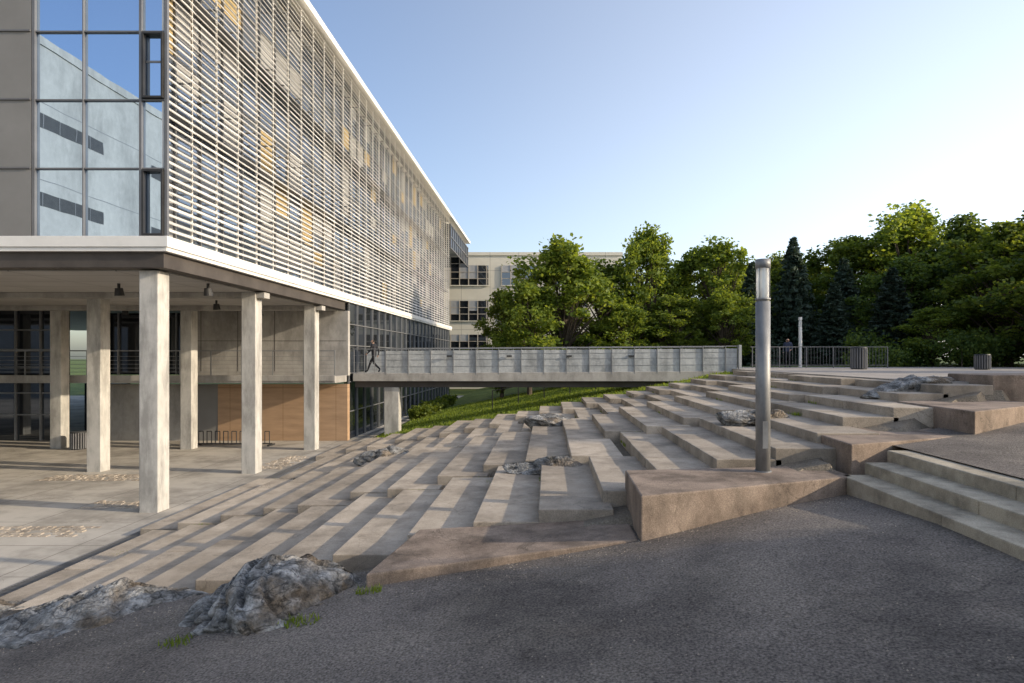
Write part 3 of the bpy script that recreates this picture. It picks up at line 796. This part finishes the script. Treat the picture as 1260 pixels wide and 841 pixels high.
# ------------------------------------------------------------------ people
def person(name,loc,rotz,height,walk,mats):
    s=height/1.75
    if walk:
        J=dict(pel=(0,0,.95),sp=(0,.01,1.12),ch=(0,.03,1.32),nk=(0,.05,1.49),hd=(0,.075,1.60),tp=(0,.07,1.69),
          lh=(.085,0,.90),lk=(.09,.24,.54),la=(.09,.40,.11),lt=(.09,.56,.06),
          rh=(-.085,0,.90),rk=(-.09,-.04,.49),ra=(-.09,-.36,.20),rt=(-.09,-.28,.05),
          ls=(.18,.02,1.42),le=(.235,-.16,1.16),lw=(.22,-.12,.90),lf=(.215,-.09,.83),
          rs=(-.18,.02,1.42),re=(-.235,.08,1.14),rw=(-.20,.28,.98),rf=(-.195,.34,.94))
    else:
        J=dict(pel=(0,0,.95),sp=(0,.01,1.12),ch=(0,.03,1.32),nk=(0,.05,1.49),hd=(0,.075,1.60),tp=(0,.07,1.69),
          lh=(.085,0,.90),lk=(.10,.03,.50),la=(.11,.0,.09),lt=(.13,.16,.04),
          rh=(-.085,0,.90),rk=(-.10,.03,.50),ra=(-.11,.0,.09),rt=(-.13,.16,.04),
          ls=(.18,.02,1.42),le=(.24,-.03,1.15),lw=(.245,.05,.90),lf=(.245,.07,.83),
          rs=(-.18,.02,1.42),re=(-.25,-.03,1.16),rw=(-.20,.16,1.02),rf=(-.17,.22,1.00))
    rad=dict(pel=(.15,.115),sp=(.135,.10),ch=(.16,.12),nk=(.055,.06),hd=(.082,.105),tp=(.055,.07),
       lh=(.095,.10),lk=(.065,.065),la=(.042,.045),lt=(.045,.03),rh=(.095,.10),rk=(.065,.065),ra=(.042,.045),rt=(.045,.03),
       ls=(.07,.07),le=(.048,.048),lw=(.03,.03),lf=(.04,.022),rs=(.07,.07),re=(.048,.048),rw=(.03,.03),rf=(.04,.022))
    E=[('pel','sp'),('sp','ch'),('ch','nk'),('nk','hd'),('hd','tp'),('pel','lh'),('lh','lk'),('lk','la'),('la','lt'),('pel','rh'),('rh','rk'),('rk','ra'),('ra','rt'),
       ('ch','ls'),('ls','le'),('le','lw'),('lw','lf'),('ch','rs'),('rs','re'),('re','rw'),('rw','rf')]
    def skin(V,Ed,R,sub):
        me=bpy.data.meshes.new(name); me.from_pydata(V,Ed,[]); o=bpy.data.objects.new('skel',me); COL.objects.link(o)
        o.modifiers.new('skin','SKIN'); ss=o.modifiers.new('sub','SUBSURF'); ss.levels=sub; ss.render_levels=sub
        sv=me.skin_vertices[0].data
        for i,r in enumerate(R): sv[i].radius=(r[0],r[1])
        sv[0].use_root=True
        dg=bpy.context.evaluated_depsgraph_get(); m2=bpy.data.meshes.new_from_object(o.evaluated_get(dg)); bpy.data.objects.remove(o)
        return m2
    names=list(J); V=[tuple(c*s for c in J[n]) for n in names]; Ed=[(names.index(a),names.index(b)) for a,b in E]
    R=[(rad[n][0]*s,rad[n][1]*s) for n in names]
    m2=skin(V,Ed,R,2)
    for m in mats: m2.materials.append(m)
    hc=Vector(J['hd'])*s; hands=[(Vector(J[q+'w'])*s,Vector(J[q+'f'])*s) for q in 'lr']
    for p in m2.polygons:
        c=p.center; z=c.z/s; mi=0
        if z<0.93: mi=1
        if z<0.10: mi=4
        if z>1.50: mi=2
        for (w_,f_) in hands:
            if (c-f_).length<0.085*s: mi=2
        if z>1.665 or (z>1.53 and c.y<hc.y-0.02*s): mi=3
        p.material_index=mi; p.use_smooth=True
    e=empty(name,loc); e.rotation_euler=(0,0,rotz)
    o=bpy.data.objects.new('body',m2); COL.objects.link(o); o.parent=e
    for side in ('l','r'):
        f=Vector(J[side+'f']); w=Vector(J[side+'w']); d=(f-w).normalized(); sd=Vector((0,1,0)) if abs(d.y)<0.6 else Vector((0,0,1))
        sd=(sd-d*sd.dot(d)).normalized(); inn=Vector((-1 if side=='l' else 1,0,0)); inn=(inn-d*inn.dot(d)).normalized()
        for i,(a,l) in enumerate([(-.030,.060),(-.010,.075),(.010,.080),(.030,.070),(.03,.05)]):
            p=f+sd*a-d*.015 if i<4 else w+d*.03+sd*.02
            dd=d if i<4 else (d+sd*1.2).normalized()
            q=p+dd*l*.5+inn*.004; t=q+dd*l*.4+inn*.018
            m3=skin([tuple(v*s) for v in (p,q,t)],[(0,1),(1,2)],[(.010*s,)*2,(.009*s,)*2,(.007*s,)*2],1); m3.materials.append(mats[2])
            fo=bpy.data.objects.new('finger_%s%d'%(side,i),m3); COL.objects.link(fo); fo.parent=e
    mb=MB(); fy=hc.y+0.1*s
    mb.tube((0,fy-.012*s,1.605*s),(0,fy+.016*s,1.585*s),0.012*s,0.014*s,6,2)
    for q in (-1,1):
        mb.tube((q*.030*s,fy-.014*s,1.615*s),(q*.030*s,fy+.001*s,1.615*s),0.009*s,0.009*s,8,3)
        mb.tube((q*.078*s,hc.y-.005*s,1.60*s),(q*.094*s,hc.y-.012*s,1.605*s),0.024*s,0.020*s,8,2)
    mb.box(-.025*s,.025*s,fy-.02*s,fy+.002*s,1.553*s,1.561*s,3)
    mb.build('face',mats,e)
    return e
person('walking_person',(-8.35,29.7,3.09),math.radians(80),1.66,True,[M_black,M_black,M_skin,M_hair,M_black])
person('standing_person',(12.9,33.2,3.30),math.radians(150),1.60,False,[M_navy,M_black,M_skin,M_hair,M_black])

# ------------------------------------------------------------------ world, sun, camera
az,el=math.radians(SUN_AZ),math.radians(SUN_EL)
w=bpy.data.worlds.new('World'); scene.world=w; w.use_nodes=True; nt=w.node_tree; N,L=nt.nodes,nt.links
bg=nt.nodes['Background']; sky=N.new('ShaderNodeTexSky'); sky.sky_type='NISHITA'; sky.sun_disc=False
sky.sun_elevation=el; sky.sun_rotation=az
sky.air_density=1.0; sky.dust_density=2.0; sky.ozone_density=1.8; sky.altitude=50
# summer haze: brighter towards the sun's side and near the horizon
tc=N.new('ShaderNodeTexCoord'); sp=N.new('ShaderNodeSeparateXYZ'); L.new(tc.outputs['Generated'],sp.inputs[0])
dt=N.new('ShaderNodeVectorMath'); dt.operation='DOT_PRODUCT'; dt.inputs[1].default_value=(math.sin(az),math.cos(az),0.0); L.new(tc.outputs['Generated'],dt.inputs[0])
mr=N.new('ShaderNodeMapRange'); mr.interpolation_type='SMOOTHSTEP'; mr.inputs['From Min'].default_value=-0.85; mr.inputs['From Max'].default_value=0.5; L.new(dt.outputs['Value'],mr.inputs['Value'])
hz=N.new('ShaderNodeMapRange'); hz.interpolation_type='SMOOTHSTEP'; hz.inputs['From Min'].default_value=0.75; hz.inputs['From Max'].default_value=0.0; hz.inputs['To Min'].default_value=0.5; hz.inputs['To Max'].default_value=1.0; L.new(sp.outputs[2],hz.inputs['Value'])
mm=N.new('ShaderNodeMath'); mm.operation='MULTIPLY'; L.new(mr.outputs[0],mm.inputs[0]); L.new(hz.outputs[0],mm.inputs[1])
hc_=N.new('ShaderNodeVectorMath'); hc_.operation='SCALE'; hc_.inputs[0].default_value=(4.75,4.75,4.6); L.new(mm.outputs[0],hc_.inputs['Scale'])
gs=N.new('ShaderNodeVectorMath'); gs.operation='MULTIPLY'; gs.inputs[1].default_value=(1.35,1.38,1.5); L.new(sky.outputs[0],gs.inputs[0])
ad=N.new('ShaderNodeVectorMath'); ad.operation='ADD'; L.new(gs.outputs[0],ad.inputs[0]); L.new(hc_.outputs[0],ad.inputs[1])
L.new(ad.outputs[0],bg.inputs[0]); bg.inputs[1].default_value=0.15
sd=bpy.data.lights.new('sun','SUN'); sd.energy=5.0; sd.angle=math.radians(0.5); sd.color=(1.0,0.85,0.64)
so=bpy.data.objects.new('sun',sd); COL.objects.link(so)
d=Vector((math.sin(az)*math.cos(el),math.cos(az)*math.cos(el),math.sin(el)))
so.rotation_euler=d.to_track_quat('Z','Y').to_euler()
cd=bpy.data.cameras.new('camera'); co=bpy.data.objects.new('camera',cd); COL.objects.link(co); scene.camera=co
co.location=(0,0,3.84); co.rotation_euler=(math.radians(90),0,0)
cd.sensor_width=36; cd.lens=760/1260*36; cd.shift_x=-44/1260; cd.shift_y=19.5/1260; cd.clip_start=0.1; cd.clip_end=3000
scene.view_settings.view_transform='Standard'; scene.view_settings.look='None'; scene.view_settings.exposure=0
